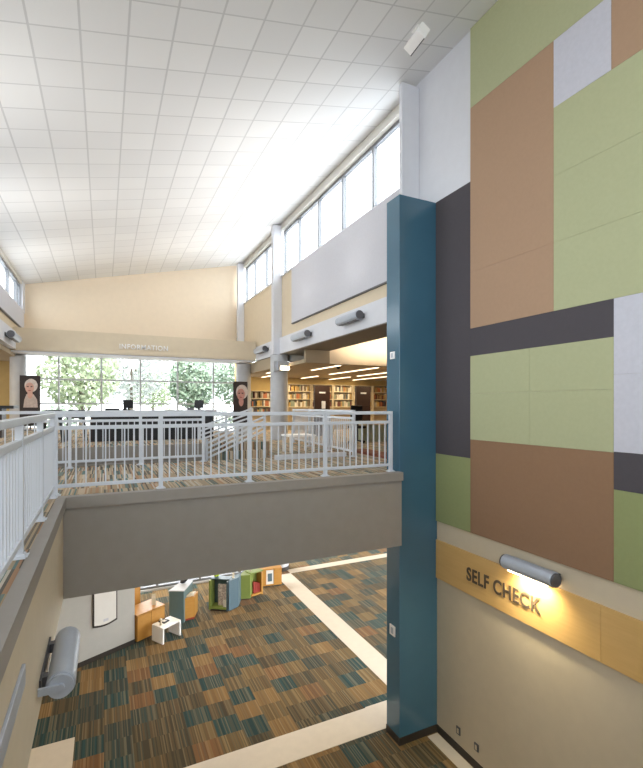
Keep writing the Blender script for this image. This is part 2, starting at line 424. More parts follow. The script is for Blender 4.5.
# ------------------------------------------------------------------ acoustic panels on the right wall
def apanel(y0, y1, z0, z1, m, label, joints_z=(), joints_y=()):
    """a wall panel built of boards butted with a fine joint"""
    g = .003; bm = nb()
    zs = [z0, *joints_z, z1]; ys = [y0, *joints_y, y1]
    for i in range(len(zs)-1):
        for j in range(len(ys)-1):
            add_box(bm, XW-.035, XW-.001, ys[j]+g/2, ys[j+1]-g/2, zs[i]+g/2, zs[i+1]-g/2)
    o = obj('wall_panel', bm, m)
    return tag(o, label, 'wall panel')
apanel(5.73, 6.595, 3.83, 5.05, 'moss', 'small green fabric panel beside the teal pillar, below the tall charcoal panel')
apanel(5.73, 6.595, 5.05, 9.60, 'dark', 'tall narrow charcoal fabric panel beside the teal pillar')
apanel(3.39, 5.73, 3.83, 5.36, 'chestnut', 'brown fabric panel above the lamp and the self check sign')
apanel(3.39, 5.73, 5.36, 6.73, 'green', 'green fabric panel between the charcoal strip and lower brown panel', (6.11,), (4.57,))
apanel(3.39, 5.73, 6.73, 7.18, 'dark', 'horizontal charcoal strip panel across the middle of the wall')
apanel(4.19, 5.73, 7.18, 10.80, 'brown', 'tall tan brown fabric panel beside the upper end of the tall charcoal panel', (8.1,))
apanel(1.0, 5.73, 10.80, ceil_z(XW)-.01, 'green', 'green fabric panel at the top of the wall under the ceiling')
apanel(3.42, 4.19, 9.90, 10.80, 'pale', 'small pale lilac fabric panel high on the wall between two brown panels')
apanel(1.0, 3.42, 9.90, 10.80, 'brown', 'brown fabric panel in the top right corner, beside the small pale one')
apanel(1.0, 4.19, 7.18, 9.90, 'green', 'large pale green fabric panel right of the tall tan brown panel', (8.09, 8.98))
apanel(1.0, 3.39, 5.37, 7.18, 'pale', 'pale lilac fabric panel at the end of the charcoal strip, right edge of photo', (6.28,))
apanel(1.0, 3.39, 4.925, 5.37, 'dark', 'small charcoal fabric panel under the pale lilac panel at the right edge')
apanel(1.0, 3.39, 3.83, 4.925, 'moss', 'green fabric panel right of the lower brown panel at the right edge')
# long pale acoustic panel under the clerestory
wp = obj('wall_panel', boxes((XW-.06, XW-.001, 7.35, 13.6, 8.56, 10.30)), 'wpanel'); tag(wp, 'long pale grey acoustic panel under the right clerestory windows', 'wall panel')
obj('edge_trim', boxes((XW-.064, XW-.001, 7.35, 13.6, 8.53, 8.56)), 'lampd', wp)
wp = obj('wall_panel', boxes((XL+.001, XL+.06, -3.4, 19.15, 8.62, 9.23)), 'wpanel'); tag(wp, 'pale grey acoustic panel under the left clerestory windows', 'wall panel')
obj('edge_trim', boxes((XL+.001, XL+.064, -3.4, 19.15, 8.59, 8.62)), 'lampd', wp)

# maple sign band with letters
band = obj('sign_band', boxes((XW-.03, XW-.001, 3.552, 6.597, 2.80, 3.49), (XW-.03, XW-.001, 1.0, 3.548, 2.80, 3.49)), 'maple')
tag(band, 'long maple wood band on the right wall carrying the self check letters', 'sign board')

def text_mesh(txt, size, ext):
    c = bpy.data.curves.new('t', 'FONT'); c.body = txt; c.size = size; c.extrude = ext; c.bevel_depth = 0; c.offset = size*(.020 if txt[0] in 'SELFCHK' and ext < .01 else .012)
    o = bpy.data.objects.new('t', c); COL.objects.link(o)
    bpy.context.view_layer.update()
    me = bpy.data.meshes.new_from_object(o.evaluated_get(bpy.context.evaluated_depsgraph_get()))
    bpy.data.objects.remove(o); bpy.data.curves.remove(c)
    return me
def xmax(me): return max(v.co.x for v in me.vertices)
def lettering(name, label, txt, size, ext, mtx, m, width):
    root = thing(name, label, 'sign', mtx.translation)
    tot = xmax(text_mesh(txt, size, ext)); sx = width/tot
    for i, ch in enumerate(txt):
        if ch == ' ': continue
        me = text_mesh(ch, size, ext); off = xmax(text_mesh(txt[:i+1], size, ext))-xmax(me)
        xc = xmax(me)/2; me.transform(Matrix.Translation((xc*.08+off, 0, 0)) @ Matrix.Diagonal((.92, 1, 1, 1))); me.transform(Matrix.Diagonal((sx, 1, 1, 1))); me.transform(mtx)
        me.name = 'letter'; me.materials.append(M[m])
        o = bpy.data.objects.new('letter', me); COL.objects.link(o); o.parent = root
        o.matrix_parent_inverse = root.matrix_basis.inverted()
    return root
# text runs along -Y on the right wall, facing -X
mt = Matrix(((0, 0, -1, XW-.036), (-1, 0, 0, 5.82), (0, 1, 0, 3.035), (0, 0, 0, 1)))
lettering('sign_lettering', 'bronze metal letters reading SELF CHECK on the maple band', 'SELF CHECK', .30, .005, mt, 'letter', 1.44)
mt = Matrix(((1, 0, 0, .47), (0, 0, -1, 17.28), (0, 1, 0, 7.90), (0, 0, 0, 1)))
lettering('sign_lettering', 'white letters reading INFORMATION on the beige bulkhead over the desk', 'INFORMATION', .235, .015, mt, 'lettw', 1.62)

# ------------------------------------------------------------------ tubular wall lamps
def tube_lamp(y0, y1, z, r, xwall, side, label, lit=None, arm=False):
    """half-round aluminium wall lamp with its axis along Y; side = +1 when it sticks out towards +X"""
    cx = xwall+side*(r+.045)
    root = thing('wall_lamp', label, 'lamp', (xwall, (y0+y1)/2, z))
    n = 24
    def prof(k, rr): a = 2*PI*k/n; return (cx+rr*math.cos(a), z+rr*math.sin(a))
    bm = nb()
    rings = []
    for yy, rr in ((y0+.03, r*.0), (y0+.03, r*.93), (y0+.04, r), (y1-.04, r), (y1-.03, r*.93), (y1-.03, 0.0)):
        rings.append([bm.verts.new((prof(k, rr)[0], yy, prof(k, rr)[1])) for k in range(n)] if rr > 0 else [bm.verts.new((cx, yy, z))])
    for a, b in zip(rings, rings[1:]):
        for k in range(n):
            q = [a[k % len(a)], a[(k+1) % len(a)], b[(k+1) % len(b)], b[k % len(b)]]
            q = list(dict.fromkeys(q))
            if len(q) > 2: bm.faces.new(q)
    obj('housing', bm, 'lamp', root, smooth=True)
    for yy, d in ((y0, .03), (y1-.03, .03)):
        bm = nb(); add_tube(bm, (cx, yy, z), (cx, yy+d, z), r*.86, 24); obj('end_cap', bm, 'lampd' if not arm else 'lamp', root, smooth=True)
    bm = nb()
    for yy in (y0+.16, y1-.16): add_box(bm, min(xwall, xwall+side*.08), max(xwall, xwall+side*.08), yy-.035, yy+.035, z-.04, z+.04)
    add_box(bm, min(xwall, xwall+side*.015), max(xwall, xwall+side*.015), y0+.06, y1-.06, z-.05, z+.05)
    obj('wall_bracket', bm, 'lampd', root)
    if arm:
        bm = nb(); add_box(bm, min(xwall, cx), max(xwall, cx), y0-.025, y0, z-.028, z+.028); add_tube(bm, (cx, y0-.025, z), (cx, y0, z), .03, 16)
        obj('end_arm', bm, 'lamp', root)
    bm = nb(); add_box(bm, cx-.05, cx+.05, y0+.12, y1-.12, z-r-.004, z-r+.012); obj('lens', bm, 'lens' if lit else 'lampd', root)
    return root
tube_lamp(4.05, 4.93, 3.635, .105, XW, -1, 'silver tube lamp above the maple self check band', lit=True)
tube_lamp(4.12, 5.0, 3.705, .106, XB+.02, 1, 'large silver tube lamp on the cream wall below the left balcony', arm=True)
tube_lamp(8.95, 10.0, 7.98, .11, XW-.09, -1, 'grey tube lamp on the white beam, nearest the teal pillar')
tube_lamp(11.9, 13.0, 7.98, .11, XW-.09, -1, 'grey tube lamp on the white beam, just before the round column')
tube_lamp(15.7, 16.8, 7.98, .11, XW-.09, -1, 'grey tube lamp on the white beam, beyond the tall white column')
tube_lamp(15.4, 16.6, 7.95, .11, XL+.09, 1, 'grey tube lamp on the left white beam beside the bulkhead')
# flat metal strip on the balcony face
strip = obj('metal_strip', boxes((XB+.02, XB+.04, 1.8, 3.36, 4.18, 4.31)), 'lamp', bevel=.004)
tag(strip, 'flat blue-grey metal strip on the cream wall at the lower left edge', 'wall strip')

# flood lamp on the round column
fl = thing('flood_lamp', 'square grey flood lamp strapped to the round column, lit', 'lamp', (5.44, 14.5, 7.25))
bm = nb(); add_box(bm, 5.22, 5.66, 14.36, 14.52, 7.10, 7.40); obj('housing', bm, 'lamp', fl, bevel=.02)
bm = nb(); add_box(bm, 5.32, 5.62, 14.35, 14.37, 7.12, 7.24); obj('lens', bm, 'lens', fl)
bm = nb(); add_box(bm, 5.12, 5.26, 14.45, 14.72, 7.06, 7.42); obj('strap', bm, 'concrete', fl)

# white spotlight box on the ceiling
cz = ceil_z(4.5)
sp = thing('ceiling_spotlight', 'white box spotlight hanging from the tiled ceiling beside the panelled wall', 'spotlight', (4.5, 5.95, cz))
RM = Matrix.Translation((4.47, 5.90, cz-.17)) @ Matrix.Rotation(math.radians(-4), 4, 'Z') @ Matrix.Rotation(math.radians(32), 4, 'Y')
bm = nb(); add_box(bm, -.075, .10, -.20, .20, -.10, .10, RM); obj('housing', bm, 'lettw', sp, bevel=.015)
bm = nb(); add_box(bm, .082, .098, -.19, .19, -.108, -.10, RM); obj('lens', bm, 'lampd', sp)
bm = nb(); add_tube(bm, (4.52, 5.9, cz-.10), (4.52, 5.9, cz), .03, 16); add_box(bm, 4.44, 4.60, 5.82, 5.98, cz-.03, cz); obj('bracket', bm, 'lettw', sp)

# switch plates and sockets
def plate(x, y, z, w, h, label, cat, m='lettw', face='lampd'):
    o = obj('switch_plate' if cat == 'switch' else 'wall_socket', boxes((x-.02, x, y-w/2, y+w/2, z-h/2, z+h/2)), m, bevel=.004); tag(o, label, cat)
    obj('button' if cat == 'switch' else 'receptacle', boxes((x-.026, x-.02, y-w*.22, y+w*.22, z-h*.3, z+h*.3)), face, o)
plate(4.645, 6.80, 6.81, .13, .13, 'white thermostat plate high on the teal pillar above the railing', 'switch', face='lamp')
plate(4.645, 6.80, 1.92, .16, .18, 'white switch plate low on the teal pillar below the upper floor', 'switch', face='lamp')
plate(XW, 6.04, .37, .09, .13, 'dark socket low on the cream wall, nearer the teal pillar', 'socket', 'lampd', 'cream')
plate(XW, 5.62, .37, .09, .12, 'dark socket low on the cream wall, further from the teal pillar', 'socket', 'lampd', 'cream')

# ------------------------------------------------------------------ railings
def railing(label, p0, p1, zf, nposts, nb_, end=(True, True), h=1.06, group='white railings'):
    p0, p1 = Vector((*p0, zf)), Vector((*p1, zf)); d = p1-p0; L = d.length; u = d/L
    root = thing('railing', label, 'railing', (p0+p1)/2)
    n = Vector((-u.y, u.x, 0)); R = Matrix(((u.x, n.x, 0, p0.x), (u.y, n.y, 0, p0.y), (0, 0, 1, zf), (0, 0, 0, 1)))
    e = .0 if end[0] else .0
    for name, z0, z1, w in (('top_rail', h-.055, h, .055), ('middle_rail', h-.215, h-.165, .045), ('bottom_rail', .10, .145, .04)):
        bm = nb(); add_box(bm, -.028, L+.028, -w/2, w/2, z0, z1, R); obj(name, bm, 'rail', root, bevel=.004)
    sp_ = L/(nposts-1)
    for i in range(nposts):
        bm = nb(); s = i*sp_
        add_box(bm, s-.027, s+.027, -.027, .027, .002, h-.05, R); po_ = obj('post', bm, 'rail', root)
        bm = nb(); add_box(bm, s-.06, s+.06, -.06, .06, 0, .014, R); add_box(bm, s-.04, s+.04, -.04, .04, .014, .03, R); obj('base_plate', bm, 'rail', po_)
    for i in range(nposts-1):
        for k in range(1, nb_+1):
            s = i*sp_+sp_*k/(nb_+1)
            bm = nb(); add_box(bm, s-.009, s+.009, -.009, .009, .14, h-.21, R); obj('baluster', bm, 'rail', root)
    return root
railing('white railing along the front edge of the upper floor, from corner to teal pillar', (-.56, 6.72), (4.54, 6.72), U, 5, 10)
railing('white railing along the left balcony, running towards the viewer', (-.58, .40), (-.58, 6.59), U, 6, 10)
railing('white railing further back, before the raised information area', (-3.0, 9.60), (1.86, 9.60), U, 5, 10)
railing('white railing beside the library opening, beyond the stair handrails', (5.12, 9.05), (5.40, 13.4), U, 4, 12)
# low white kerb and stair handrails
st = thing('stair_handrail', 'white sloping stair handrail with parallel bars behind the front railing', 'handrail', (1.95, 9.75, U))
for k in range(4):
    bm = nb(); x = 1.95+.0*k; dz = .105*k
    add_bar(bm, (1.98, 9.72, U+.06+dz), (3.22, 9.72, U+.60+dz), .035, .04); obj('sloping_bar', bm, 'rail', st)
for x, z in ((1.95, .45), (2.6, .75), (3.22, 1.0)):
    bm = nb(); add_box(bm, x-.025, x+.025, 9.69, 9.74, U, U+z); obj('post', bm, 'rail', st)
st2 = thing('stair_handrail', 'second white sloping handrail on the far side of the steps', 'handrail', (2.6, 11.2, U))
for k in range(4):
    bm = nb(); dz = .105*k
    add_bar(bm, (2.10, 11.2, PLAT+.0+dz), (3.36, 11.2, PLAT+.42+dz), .035, .04); obj('sloping_bar', bm, 'rail', st2)
for x, z in ((2.08, .34), (2.72, .6), (3.36, .78)):
    bm = nb(); add_box(bm, x-.025, x+.025, 11.18, 11.23, PLAT, PLAT+z); obj('post', bm, 'rail', st2)
struct('trim_17', boxes((3.30, 5.0, 9.18, 9.28, U, U+.10)), 'white')
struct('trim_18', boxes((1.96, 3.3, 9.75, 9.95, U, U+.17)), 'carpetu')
bm = nb(); add_prism(bm, [(5.62, 9.9), (5.50, 7.75), (5.95, 7.75), (6.04, 10.2)], U, U+.06); struct('trim_19', bm, 'redmat')
# white low table standing in for a sunlit patch of floor
lt = thing('low_table', 'low white table standing in for a sunlit patch behind the stair handrails', 'table', (4.4, 10.6, U))
obj('tabletop', boxes((4.05, 4.75, 10.3, 10.9, U+.40, U+.44)), 'lettw', lt)
for x in (4.1, 4.7):
    for y in (10.35, 10.85): obj('leg', boxes((x-.025, x+.025, y-.025, y+.025, U, U+.4)), 'lettw', lt)

# ------------------------------------------------------------------ information area
dk = thing('information_desk', 'long dark information desk with pale counter in front of the far window', 'desk', (1.3, 11.8, PLAT))
obj('counter_top', boxes((-.35, 2.55, 11.4, 12.2, PLAT+.66, PLAT+.71)), 'wpanel', dk, bevel=.008)
for k in range(7):
    x = -.24+k*.386
    obj('front_panel', boxes((x, x+.37, 11.5, 11.53, PLAT+.02, PLAT+.60)), 'black', dk)
obj('carcass', boxes((-.28, 2.48, 11.53, 12.1, PLAT, PLAT+.66)), 'darkwood', dk)
ZT = PLAT+.71
def monitor(x, y, rz, label):
    r = thing('monitor', label, 'monitor', (x, y, ZT)); m_ = Matrix.Translation((x, y, ZT)) @ Matrix.Rotation(rz, 4, 'Z')
    bm = nb(); add_box(bm, -.11, .11, -.07, .07, 0, .012, m_); obj('stand', bm, 'black', r)
    bm = nb(); add_box(bm, -.02, .02, -.01, .02, .012, .1, m_); obj('neck', bm, 'black', r)
    bm = nb(); add_box(bm, -.115, .115, -.02, .015, .05, .25, m_ @ Matrix.Rotation(math.radians(-12), 4, 'X')); obj('screen', bm, 'black', r, bevel=.006)
monitor(.53, 11.75, .35, 'black monitor on the information desk, left of the two')
monitor(2.16, 11.75, -.45, 'black monitor on the information desk, right of the two, near the portrait banner')
kb = obj('keyboard', boxes((.02, .33, 11.55, 11.72, ZT, ZT+.05)), 'black', bevel=.006); tag(kb, 'flat black keyboard tray on the information desk left of the monitors', 'keyboard')
ph = obj('mouse', boxes((.40, .48, 11.56, 11.66, ZT, ZT+.05)), 'black', bevel=.015); tag(ph, 'small black device between keyboard and left monitor', 'device')
hb = obj('mouse', boxes((1.86, 2.0, 11.6, 11.72, ZT, ZT+.06)), 'lampd', bevel=.015); tag(hb, 'small grey device beside the right monitor on the desk', 'device')

def stool(x, y, label):
    r = thing('bar_stool', label, 'stool', (x, y, PLAT))
    obj('seat', boxes((x-.19, x+.19, y-.18, y+.18, PLAT+.52, PLAT+.57)), 'black', r, bevel=.01)
    for sx, sy in ((-1, -1), (1, -1), (-1, 1), (1, 1)):
        bm = nb(); add_tube(bm, (x+sx*.21, y+sy*.2, PLAT), (x+sx*.15, y+sy*.15, PLAT+.52), .026, 8); obj('leg', bm, 'black', r)
    obj('back', boxes((x-.18, x+.18, y+.16, y+.19, PLAT+.60, PLAT+.72)), 'black', r)
stool(-1.05, 12.0, 'black stool left of the information desk, leftmost of the pair'); stool(-.58, 12.0, 'black stool beside the left end of the information desk')

ld = thing('service_desk', 'dark desk behind the left balcony railing, below the ochre wall', 'desk', (-3.7, 14.2, PLAT))
obj('counter_top', boxes((-6, -2.08, 13.9, 14.7, PLAT+.74, PLAT+.82)), 'black', ld)
obj('front_panel', boxes((-6, -2.35, 14.0, 14.6, PLAT, PLAT+.74)), 'darkwood', ld)

def disc(bm, cx, cz, rx, rz, y, n=28, a0=0, a1=2*PI):
    v = [bm.verts.new((cx+rx*math.cos(a0+(a1-a0)*k/n), y, cz+rz*math.sin(a0+(a1-a0)*k/n))) for k in range(n)]
    f = bm.faces.new(v); r = bmesh.ops.extrude_face_region(bm, geom=[f]); bmesh.ops.translate(bm, verts=[g for g in r['geom'] if isinstance(g, bmesh.types.BMVert)], vec=(0, -.0015, 0))
def banner(cx, y, w, z0, z1, skin, label, long_hair=False, turn=0.0, zb=PLAT):
    """freestanding banner with a printed portrait of a generic older person"""
    r = thing('portrait_banner', label, 'banner', (cx, y, zb))
    obj('panel', boxes((cx-w/2, cx+w/2, y, y+.03, z0, z1)), 'darkmap', r)
    obj('foot', boxes((cx-w*.45, cx+w*.45, y-.12, y+.16, zb, zb+.03)), 'lampd', r)
    obj('stand_pole', boxes((cx-.02, cx+.02, y+.03, y+.06, zb, z1-.1)), 'lampd', r)
    k = 1.0 if long_hair else 1.3; fz = z1-.40 if long_hair else z1-.50; fx = cx+turn
    yy = y-.001
    bm = nb(); v = [(-.19, z1-1.06), (.22, z1-1.06), (.20, z1-.80), (.10, z1-.62), (-.10, z1-.62), (-.16, z1-.80)]
    f = bm.faces.new([bm.verts.new((fx+a, yy, b)) for a, b in v]); e = bmesh.ops.extrude_face_region(bm, geom=[f]); bmesh.ops.translate(bm, verts=[g for g in e['geom'] if isinstance(g, bmesh.types.BMVert)], vec=(0, -.001, 0))
    obj('printed_clothes', bm, 'cloth' if long_hair else 'darkmap', r)
    bm = nb(); disc(bm, fx, fz-.22*k, .075*k, .15*k, yy-.0015); obj('printed_neck', bm, skin, r)
    bm = nb(); disc(bm, fx+.03, fz+.07*k, .185*k, .22*k, yy-.003); obj('printed_hair', bm, 'hair', r)
    bm = nb(); disc(bm, fx-.01, fz-.01, .125*k, .18*k, yy-.005); obj('printed_face', bm, skin, r)
    bm = nb(); disc(bm, fx-.062*k, fz+.03*k, .032*k, .017*k, yy-.007); obj('printed_eye', bm, 'darkmap', r)
    bm = nb(); disc(bm, fx+.042*k, fz+.03*k, .032*k, .017*k, yy-.007); obj('printed_eye', bm, 'darkmap', r)
    bm = nb(); disc(bm, fx-.01, fz-.10*k, .045*k, .014*k, yy-.007); obj('printed_mouth', bm, 'lips', r)
banner(-2.21, 17.8, .58, 5.25, 6.92, 'skin', 'dark portrait banner of a pale white-haired face at the left round column', True)
banner(4.90, 17.8, .58, 5.25, 6.88, 'skinr', 'dark portrait banner of a ruddy grey-haired face at the right of the far window', False, .03, U)

# ------------------------------------------------------------------ library furniture
nbooks = 0
def bookcase(x0, x1, y, z1, nsh, label, books=True, group='cream bookcases along the library back wall'):
    global nbooks
    r = thing('bookcase', label, 'bookcase', ((x0+x1)/2, y+.2, U), group)
    obj('back_panel', boxes((x0, x1, y+.30, y+.32, U, z1)), 'shelf', r)
    for x in (x0, x1-.025): obj('side_panel', boxes((x, x+.025, y, y+.30, U, z1)), 'shelf', r)
    pitch = .37; zs = [z1-.33-pitch*k for k in range(nsh)]
    for z in zs: obj('shelf', boxes((x0+.025, x1-.025, y-.01, y+.30, z-.03, z)), 'shelf', r)
    obj('shelf', boxes((x0+.025, x1-.025, y, y+.30, z1-.02, z1)), 'shelf', r)
    if not books: return
    for k, z in enumerate(zs[:3]):
        x = x0+.05
        while x < x1-.13:
            w = random.uniform(.055, .11)
            if random.random() < .05: x += random.uniform(.04, .10); continue
            if x+w > x1-.035: break
            h = random.uniform(.20, .295)
            o = obj('book', boxes((x, x+w-.006, y+.02+random.uniform(0, .03), y+.25, z, z+h)), BM[random.randrange(10)])
            tag(o, 'one of the many small books standing on the far library shelves', 'book', 'books on the library shelves')
            nbooks += 1; x += w
xs = [7.75, 9.0, 10.15, 11.3, 12.45, 13.6]
for i in range(5):
    bookcase(xs[i]+.02, xs[i+1]-.02, 20.0, 6.95, 5, ['cream bookcase of books just right of the round column, leftmost of five', 'cream bookcase of books just right of the first dark end panel', 'cream bookcase of books between the two dark end panels',
             'cream bookcase of books behind the second dark end panel', 'cream bookcase of books nearest the teal pillar'][i])
bookcase(5.75, 7.1, 20.0, 6.60, 5, 'lower cream bookcase seen between the two grey round columns')
def end_panel(x0, x1, y, label):
    r = thing('bookcase_end', label, 'bookcase end', ((x0+x1)/2, y, U))
    obj('end_panel', boxes((x0, x1, y, y+.05, U, 6.70)), 'darkwood', r)
    obj('body', boxes((x0+.03, x1-.03, y+.05, y+.16, U, 6.66)), 'darkwood', r)
    obj('sign_plate', boxes((x0+.2, x1-.2, y-.01, y, 6.40, 6.46)), 'wpanel', r)
    return r
end_panel(7.32, 7.98, 16.0, 'dark wooden bookcase end, the left of two, with a pale notice')
end_panel(9.17, 9.83, 16.0, 'dark wooden bookcase end, the right of two, behind the black chair')
nt_ = obj('notice', boxes((7.62, 7.78, 15.985, 15.999, 5.80, 6.10)), 'wpanel'); tag(nt_, 'pale paper notice on the left dark bookcase end', 'notice')
rd = thing('reading_counter', 'low pale green counter at the library entrance beside the teal pillar', 'counter', (8.8, 12.6, U))
obj('front_panel', boxes((7.4, 10.2, 12.5, 12.53, U, 5.30)), 'counterg', rd)
obj('counter_top', boxes((7.35, 10.2, 12.45, 13.2, 5.30, 5.34)), 'shelf', rd)
obj('side_panel', boxes((7.4, 7.43, 12.53, 13.15, U, 5.30)), 'counterg', rd)
oc = thing('office_chair', 'black office chair at the low green counter in the library', 'chair', (7.08, 12.3, U))
bm = nb(); add_box(bm, 6.85, 7.30, 12.1, 12.5, 5.22, 5.30); obj('seat', bm, 'black', oc, bevel=.03)
bm = nb(); add_box(bm, 6.97, 7.40, 12.5, 12.56, 5.45, 5.93, ); obj('backrest', bm, 'black', oc, bevel=.04)
bm = nb(); add_box(bm, 7.13, 7.22, 12.46, 12.52, 5.25, 5.5); obj('back_support', bm, 'black', oc)
bm = nb(); add_tube(bm, (7.08, 12.3, U+.08), (7.08, 12.3, 5.22), .03, 12); obj('gas_lift', bm, 'black', oc)
for k in range(5):
    a = 2*PI*k/5; bm = nb(); add_bar(bm, (7.08, 12.3, U+.09), (7.08+.26*math.cos(a), 12.3+.26*math.sin(a), U+.05), .04, .035)
    add_ball(bm, (7.08+.26*math.cos(a), 12.3+.26*math.sin(a), U+.03), .03, 1); obj('leg', bm, 'black', oc)
# linear lights in the library ceiling
def linlight(x, y0, y1, zc, label, grp='linear lights in the library ceiling'):
    r = thing('ceiling_light', label, 'ceiling light', (x, (y0+y1)/2, zc), grp)
    obj('diffuser', boxes((x-.04, x+.04, y0, y1, zc-.03, zc-.012)), 'lightstrip', r)
    obj('frame', boxes((x-.09, x+.09, y0-.03, y1+.03, zc-.012, zc)), 'lettw', r)
linlight(6.95, 13.2, 15.4, 7.25, 'linear library ceiling light nearest the round column, upper left')
linlight(8.53, 13.4, 17.1, 7.25, 'longest linear library ceiling light, second row')
linlight(10.15, 14.4, 17.6, 7.25, 'linear library ceiling light nearest the teal pillar')
linlight(8.53, 18.3, 20.1, 7.25, 'linear library ceiling light right behind the round column')
linlight(10.15, 18.3, 20.4, 7.25, 'linear library ceiling light above the left dark bookcase end')
linlight(11.5, 17.2, 20.4, 7.25, 'linear library ceiling light above the right dark bookcase end')
linlight(5.95, 15.2, 17.6, 7.25, 'linear library ceiling light seen between column and beam, upper')
linlight(6.6, 17.8, 20.2, 7.25, 'linear library ceiling light seen between column and beam, lower')
linlight(-3.3, 14.0, 18.2, 7.55, 'linear ceiling light in the left side room', None)
dm = nb(); add_ball(dm, (7.2, 13.8, 7.23), .07, 2); dm = obj('camera_dome', dm, 'black', smooth=True); tag(dm, 'small black dome on the library ceiling beside the cross beam', 'camera')

# ------------------------------------------------------------------ children's furniture downstairs
def dirs(a): return Vector((math.cos(a), math.sin(a), 0)), Vector((-math.sin(a), math.cos(a), 0))
def frame(p, a): return Matrix.Translation((p[0], p[1], 0)) @ Matrix.Rotation(a, 4, 'Z')

# orange cabinet
F1 = frame((.745, 12.22), math.radians(29))
oc_ = thing('storage_cabinet', 'orange laminate cabinet standing behind the white low table', 'cabinet', F1.translation)
bm = nb(); add_box(bm, 0, .80, .02, .58, .04, .67, F1); obj('body', bm, 'orange', oc_)
bm = nb(); add_box(bm, -.005, .81, -.0, .60, .67, .70, F1); obj('top', bm, 'orange', oc_, bevel=.004)
bm = nb(); add_box(bm, .01, .395, 0, .02, .05, .66, F1); obj('door', bm, 'orange', oc_)
bm = nb(); add_box(bm, .405, .79, 0, .02, .05, .66, F1); obj('door', bm, 'orange', oc_)
bm = nb(); add_box(bm, .03, .77, .05, .55, 0, .04, F1); obj('plinth', bm, 'base', oc_)
F1b = frame((.52, 13.05), math.radians(29))
ou = thing('upright_cabinet', 'tall slim orange cabinet behind the orange storage cabinet, beside the partition', 'cabinet', F1b.translation)
bm = nb(); add_box(bm, .0, .42, 0, .35, 0, 1.25, F1b); obj('body', bm, 'orange', ou)
bm = nb(); add_box(bm, .02, .205, -.015, 0, .05, 1.2, F1b); obj('door', bm, 'orange', ou)
bm = nb(); add_box(bm, .215, .40, -.015, 0, .05, 1.2, F1b); obj('door', bm, 'orange', ou)
def holder(x, y, z, label, w=.10, h=.18):
    r = thing('sign_holder', label, 'sign holder', (x, y, z))
    obj('base', boxes((x-w/2, x+w/2, y-.03, y+.03, z, z+.01)), 'acrylic', r)
    obj('sheet', boxes((x-w/2, x+w/2, y-.006, y+.006, z+.01, z+h)), 'acrylic', r)
holder(1.18, 12.72, .70, 'frosted sign holder on the orange cabinet, nearer its front'); holder(1.20, 12.98, .70, 'frosted sign holder on the orange cabinet, nearer its back')
# white low table
F2 = frame((1.315, 11.90), math.radians(32)); wt = thing('low_table', 'white waterfall low table with a dark book on top, in front of the orange cabinet', 'table', F2.translation)
bm = nb(); add_box(bm, 0, .56, 0, .42, .36, .40, F2); obj('tabletop', bm, 'lettw', wt, bevel=.006)
bm = nb(); add_box(bm, 0, .04, 0, .42, 0, .36, F2); obj('side_leg', bm, 'lettw', wt)
bm = nb(); add_box(bm, .52, .56, 0, .42, 0, .36, F2); obj('side_leg', bm, 'lettw', wt)
bm = nb(); add_box(bm, .20, .38, .16, .36, .40, .425, F2 @ Matrix.Rotation(.1, 4, 'Z')); bk = obj('book', bm, 'black'); tag(bk, 'dark book lying flat on the white low table', 'book')
bm = nb(); add_box(bm, .235, .33, .20, .30, .4255, .427, F2 @ Matrix.Rotation(.1, 4, 'Z')); obj('cover_picture', bm, 'paper', bk)
c = F2 @ Vector((.10, .20, .40)); bm = nb(); add_tube(bm, c, c+Vector((0, 0, .10)), .035, 14, .022); fg = obj('figurine', bm, 'acrylic', smooth=True); tag(fg, 'small cream figurine on the white low table', 'figurine')
bm = nb(); add_ball(bm, c+Vector((0, 0, .13)), .038, 2); obj('head', bm, 'acrylic', fg, smooth=True)
# teal unit with orange bin
tu = thing('display_unit', 'teal angled display unit with an orange bin, behind the white low table', 'display unit', (1.96, 12.83, 0))
bm = nb(); add_prism(bm, [(1.60, 13.03), (1.96, 12.84), (2.31, 13.50), (2.03, 13.58)], 0, .86); obj('body', bm, 'teal', tu, bevel=.006)
bm = nb(); add_prism(bm, [(1.59, 13.02), (1.965, 12.825), (2.325, 13.505), (2.02, 13.595)], .86, .885); obj('top', bm, 'concrete', tu)
bm = nb(); add_prism(bm, [(1.99, 12.92), (2.27, 12.97), (2.42, 13.30), (2.20, 13.30)], .06, .62); obj('orange_bin', bm, 'orange', tu, bevel=.006)
bm = nb(); add_prism(bm, [(2.02, 12.96), (2.26, 13.0), (2.38, 13.28), (2.2, 13.28)], 0, .06); obj('plinth', bm, 'red', tu)
bm = nb(); add_prism(bm, [(2.05, 13.02), (2.25, 13.03), (2.35, 13.25), (2.2, 13.25)], .62, .66); obj('bin_lid', bm, 'acrylic', tu)
ty = thing('toy_animal', 'small dark toy animal on top of the teal display unit', 'toy', (2.02, 13.35, .885))
bm = nb(); add_ball(bm, (2.02, 13.35, .95), .07, 2, (1.3, .8, .8)); obj('body', bm, 'black', ty, smooth=True)
bm = nb(); add_ball(bm, (2.10, 13.33, 1.0), .045, 2); obj('head', bm, 'black', ty, smooth=True)
